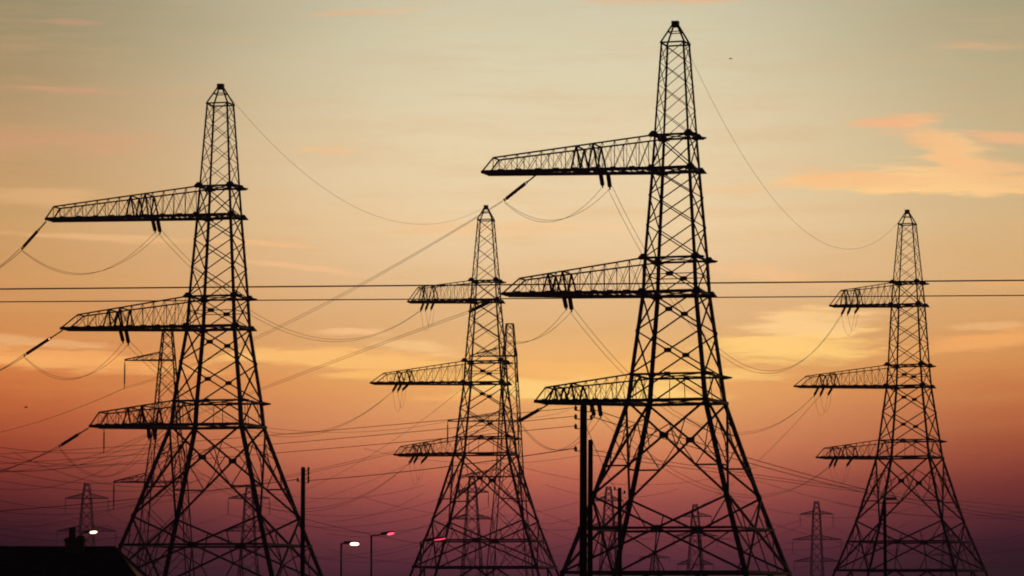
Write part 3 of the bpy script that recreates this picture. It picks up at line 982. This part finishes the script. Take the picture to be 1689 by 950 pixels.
# ------------------------------------------------------------------ telephone poles, near
def wooden_pole(label, cx, top, Y, r, pins=(), lean=0.0, side=-1, group='dark wooden poles'):
    p = at(cx, top, Y)
    root = empty('wooden_pole', (p.x - lean, Y, 0))
    tag(root, label, 'pole', group)
    mb = MB()
    n = 10
    mb.tube([(lean * i / n, 0, -0.3 + (p.z + 0.3) * i / n) for i in range(n + 1)], [r * (1.18 - 0.18 * i / n) for i in range(n + 1)], 14)
    mb.build('shaft', M_WOOD, root, True)
    cap = MB()
    cap.tube([(lean, 0, p.z - .02), (lean, 0, p.z + .05)], [r * 1.06, r * 0.7], 14)
    cap.build('pole_cap', M_STEEL2, root)
    pts = []
    for (dy, s) in pins:
        z = p.z - dy * mpp(top, Y)
        x = lean * z / p.z
        q = MB()
        q.bar((x + s * r * .8, 0, z), (x + s * (r + .16), 0, z), 0.03)
        q.bar((x + s * (r + .15), 0, z - .02), (x + s * (r + .15), 0, z + .10), 0.03)
        b = q.build('bracket', M_STEEL2, root)
        q = MB()
        q.lathe((x + s * (r + .15), 0, z), (x + s * (r + .15), 0, z + .17), [(0, .04), (.25, .06), (.4, .045), (.6, .06), (.8, .04), (1, .02)], 10)
        q.build('insulator', M_GLASS, b, True)
        pts.append(Vector((p.x - lean + x + s * (r + .15), Y, z + .1)))
    return root, pts


P1, N1 = wooden_pole('thick black wooden pole with wire pegs, reaching up to lowest arm of tallest pylon', 962.5, 670, 118, 0.12,
                     ((7, -1), (21, -1), (37, -1), (9, 1), (22, 1), (74, -1)), lean=0.04)
P2, N2 = wooden_pole('plain black wooden pole standing close against the right of a thicker one', 974, 727, 140, 0.098, (), lean=0.05)
P3, N3 = wooden_pole('black wooden pole with pegs before the right leg of the left pylon', 500, 772, 160, 0.10,
                     ((4, 1), (11, 1), (18, 1), (24, 1), (22, -1)))
P4, N4 = wooden_pole('short dark pole before the left leg of the tallest pylon', 1022, 806, 175, 0.10, ((8, 1), (2, -1)))
P5, N5 = wooden_pole('short dark pole with a pale crosspiece before the right pylon', 1459, 822, 185, 0.085, ())
q = MB()
pp = at(1459, 822, 185)
q.bar((-0.1, -0.12, pp.z - .02), (0.62, -0.12, pp.z - .02), 0.12, 0.16)
q.build('crosspiece', mat('pale_galvanised', (0.3, 0.3, 0.3), (0.4, 0.4, 0.4), 3, 0.5, 0.2), P5)
PHG = 'telephone wires on the wooden poles'
for i, (lab, yy) in enumerate((('topmost', 752), ('second', 768), ('third', 782))):
    wire('telephone_wire', N1[i], at(-60, yy, 170), f'{lab} thin telephone wire going left from the thick wooden pole', 'telephone wire', PHG, sag=0.15, r=0.011)
wire('telephone_wire', N1[5], N3[3], 'telephone wire between thick wooden pole and the pole by the left pylon', 'telephone wire', PHG, sag=0.12, r=0.016)
wire('telephone_wire', N3[4], at(-60, 847, 175), 'telephone wire going left from the pole by the left pylon', 'telephone wire', PHG, sag=0.15, r=0.018)
wire('telephone_wire', N1[3], at(1740, 856, 260), 'upper wire of the dark pair slanting right and down from thick wooden pole', 'telephone wire', PHG, thr=(1240, 757), r=0.016)
wire('telephone_wire', N1[4], at(1740, 863, 260), 'lower wire of the dark pair slanting right and down from thick wooden pole', 'telephone wire', PHG, thr=(1240, 765), r=0.016)
wire('telephone_wire', at(968, 706, 118), N4[1], 'slack wire from thick wooden pole down to the short dark pole', 'telephone wire', PHG, sag=0.1, r=0.012)
for i, (yy, y2, nm) in enumerate(((742, 840, 'upper'), (750, 852, 'lower'))):
    wire('telephone_wire', at(974, yy, 140), at(1740, y2, 300), f'{nm} of two faint wires slanting right from the thinner of two poles', 'telephone wire', PHG, thr=(1240, 782 + 5 * i), r=0.013)
wire('telephone_wire', at(480, 850, 200), at(694, 897, 213), 'slack thin wire dipping between the street lamps left of the middle pylon', 'telephone wire', PHG, sag=0.1, r=0.014)
# the two long near wires across the whole view
wire('overhead_cable', at(-500, 481, 40), at(2200, 458, 40), 'dark taut cable crossing the whole sky, the higher of two', 'cable', 'two near cables crossing the sky', sag=-0.0, r=0.0085)
wire('overhead_cable', at(-500, 501, 40), at(2200, 484, 40), 'dark taut cable crossing the whole sky, the lower of two', 'cable', 'two near cables crossing the sky', sag=-0.0, r=0.0065)


# ------------------------------------------------------------------ street lamps
def street_lamp(label, px, top, Y, head0, head1, m, r=0.055, tilt=3, bowl_h=0.2):
    p = at(px, top, Y)
    root = empty('street_lamp', (p.x, Y, 0))
    tag(root, label, 'street lamp', 'street lamps by the pylons')
    k = mpp(top, Y)
    mb = MB()
    mb.tube([(0, 0, -.2), (0, 0, 1.3), (0, 0, 1.35), (0, 0, p.z)], [r * 1.7, r * 1.7, r * 1.15, r * .95], 12)
    mb.build('post', M_STEEL2, root, True)
    a = Vector(((head0 - px) * k, 0, p.z + tilt * k * .55))
    b = Vector(((head1 - px) * k, 0, p.z + tilt * k))
    mb = MB()
    mb.tube([(0, 0, p.z - .05), (0.12, 0, p.z), a], r * .7, 10)
    mb.build('arm', M_STEEL2, root, True)
    mb = MB()
    back = a - (b - a).normalized() * .35
    mb.lathe(back, b + (b - a) * .06, [(0, .04), (.12, .07), (.35, .085), (.8, .07), (1, .03)], 12)
    for v in mb.v:
        v.z = v.z + .06 if v.z > 0 else v.z
    h = mb.build('lamp_head', M_STEEL2, root, True)
    mb = MB()
    mb.lathe(a, b, [(0, .02), (.1, bowl_h * .8), (.4, bowl_h), (.75, bowl_h * .9), (.93, bowl_h * .6), (1, .03)], 14)
    mb.build('lamp_bowl', m, h, True)
    return root


street_lamp('street lamp glowing white, on the lower of two posts left of middle pylon', 563, 896, 190, 577, 592, M_LIT, bowl_h=.105, tilt=-1)
street_lamp('street lamp glowing pink red, on the taller post beside the white lamp', 612.5, 883, 190, 638, 650, M_NEON, bowl_h=.085, tilt=4)
street_lamp('street lamp glowing red, low among the left legs of the middle pylon', 694, 893, 215, 715, 735, M_NEON2, bowl_h=.07, tilt=5)
street_lamp('street lamp glowing white just right of the chimney', 134, 879, 210, 148, 160, M_LITW, bowl_h=.1, tilt=2)

# ------------------------------------------------------------------ house at the left
YH = 150.0
rr = at(190, 905, YH)
zr = rr.z
ez = 2.65
hl = rr.x - 15.0
half = 3.4
root = empty('brick_house', (rr.x - 6.5, YH, 0))
tag(root, 'dark low house with a hipped roof at the bottom left corner', 'house')
ox = rr.x - 6.5
xr, xl = 6.5, -8.5
ov = 0.35
er = xr + 1.75
elx = xl - 1.75
mb = MB()
yt = half + ov
n = 26
# four roof slopes with real thickness
mb.poly([(elx, -yt, ez), (er, -yt, ez), (xr, 0, zr), (xl, 0, zr), (er, yt, ez), (elx, yt, ez),
         (elx, -yt, ez - .12), (er, -yt, ez - .12), (er, yt, ez - .12), (elx, yt, ez - .12)],
        [(0, 1, 2, 3), (1, 4, 2), (4, 5, 3, 2), (5, 0, 3), (0, 6, 7, 1), (1, 7, 8, 4), (4, 8, 9, 5), (5, 9, 6, 0), (6, 9, 8, 7)])
# tile courses as small steps
for j in range(1, 13):
    t = j / 13
    for s in (-1, 1):
        y = s * yt * (1 - t)
        z = ez + (zr - ez) * t + .012
        mb.bar((elx + (xl - elx) * t, y, z), (er + (xr - er) * t, y, z), .06, .03)
roof = mb.build('roof', M_TILE, root)
rt = MB()
rt.tube([(xl + (xr - xl) * i / 30, 0, zr + .03 + random.uniform(-.006, .006)) for i in range(31)], .085, 8)
for (a, b) in (((xr, 0, zr), (er, -yt, ez)), ((xr, 0, zr), (er, yt, ez)), ((xl, 0, zr), (elx, -yt, ez)), ((xl, 0, zr), (elx, yt, ez))):
    rt.tube([a, b], .08, 8)
rt.build('ridge_tile', M_TILE, roof)
k = mpp(890, YH)
cxl, cxr = (109 - 190) * k + xr, (140.5 - 190) * k + xr
ztop = at(125, 887, YH).z
mb = MB()
mb.box((cxl, -.42, zr - .5), (cxr, .42, ztop - .14))
mb.box((cxl - .05, -.47, ztop - .14), (cxr + .05, .47, ztop - .05))
mb.box((cxl + .02, -.4, ztop - .05), (cxr - .02, .4, ztop))
ch = mb.build('chimney', M_BRICK, roof)
zp = at(119, 870, YH).z
mb = MB()
px_ = (119 - 190) * k + xr
mb.tube([(px_, 0, ztop - .02), (px_, 0, ztop + .2), (px_, 0, zp - .1), (px_, 0, zp - .08), (px_, 0, zp)], [.17, .15, .13, .16, .15], 14)
mb.build('chimney_pot', M_CLAY, ch, True)
mb = MB()
px_ = (133 - 190) * k + xr
mb.tube([(px_, 0, ztop - .02), (px_, 0, ztop + .05), (px_, 0, ztop + .09)], [.19, .17, .14], 14)
mb.build('chimney_pot', M_CLAY, ch, True)
mb = MB()
mb.box((elx + ov, -half, 0), (er - ov, half, ez - .121))
mb.build('wall', M_BRICK, root)
mb = MB()
for y in (-yt - .06,):
    mb.tube([(elx, y, ez - .06), (er, y, ez - .06)], .06, 8)
mb.build('gutter', M_STEEL2, root)
for x in (-6.5, -2.5, 3.0, 6.2):
    mb = MB()
    for (a, b) in (((x - .7, -half - .03, .95), (x - .62, -half + .0, 2.15)), ((x + .62, -half - .03, .95), (x + .7, -half, 2.15)),
                   ((x - .62, -half - .03, .95), (x + .62, -half, 1.03)), ((x - .62, -half - .03, 2.07), (x + .62, -half, 2.15)), ((x - .03, -half - .03, 1.03), (x + .03, -half, 2.07))):
        mb.box(a, b)
    fr = mb.build('window', M_PAINT, root)
    mb = MB()
    mb.box((x - .62, -half - .012, 1.03), (x + .62, -half - .004, 2.07))
    mb.build('pane', M_PANE, fr)
mb = MB()
mb.box((0.0, -half - .05, 0), (.95, -half - .003, 2.1))
d = mb.build('door', M_WOOD, root)
mb = MB()
mb.tube([(.83, -half - .05, 1.02), (.83, -half - .1, 1.02), (.72, -half - .1, 1.02)], .015, 8)
mb.build('handle', M_STEEL2, d)


# ------------------------------------------------------------------ birds
def bird(label, px, py, Y, span, yaw, flap):
    p = at(px, py, Y)
    o = empty('bird', p, yaw)
    tag(o, label, 'bird', 'tiny birds in the sky')
    mb = MB()
    s = span
    mb.lathe((0, -.28 * s, 0), (0, .26 * s, 0), [(0, .01 * s), (.12, .045 * s), (.4, .065 * s), (.7, .05 * s), (.86, .045 * s), (.93, .035 * s), (1, .005 * s)], 8)
    for sg in (-1, 1):
        pts = [(0.03 * sg * s, -.06 * s, .01), (.03 * sg * s, .1 * s, .01), (.24 * sg * s, .12 * s, flap * s), (.24 * sg * s, -.04 * s, flap * s), (.5 * sg * s, -.04 * s, flap * .55 * s), (.46 * sg * s, -.1 * s, flap * .5 * s)]
        up = [Vector(q) + Vector((0, 0, .012 * s)) for q in pts]
        mb.poly(pts + up, [(0, 1, 2, 3), (3, 2, 4, 5), (9, 8, 7, 6), (11, 10, 8, 9), (0, 6, 7, 1), (1, 7, 8, 2), (2, 8, 10, 4), (4, 10, 11, 5), (5, 11, 9, 3), (3, 9, 6, 0)])
    mb.poly([(-.05 * s, -.26 * s, 0), (.05 * s, -.26 * s, 0), (.08 * s, -.42 * s, 0), (-.08 * s, -.42 * s, 0), (-.05 * s, -.26 * s, .015 * s), (.05 * s, -.26 * s, .015 * s), (.08 * s, -.42 * s, .01 * s), (-.08 * s, -.42 * s, .01 * s)],
            [(3, 2, 1, 0), (4, 5, 6, 7), (0, 1, 5, 4), (1, 2, 6, 5), (2, 3, 7, 6), (3, 0, 4, 7)])
    mb.build('body', M_BIRD, o, True)


bird('tiny dark bird alone in the pale sky right of the tallest pylon', 1205, 97, 260, 0.5, 1.0, .12)
bird('tiny dark bird alone in the orange sky at the far left', 43, 672, 300, 0.6, -1.2, .15)
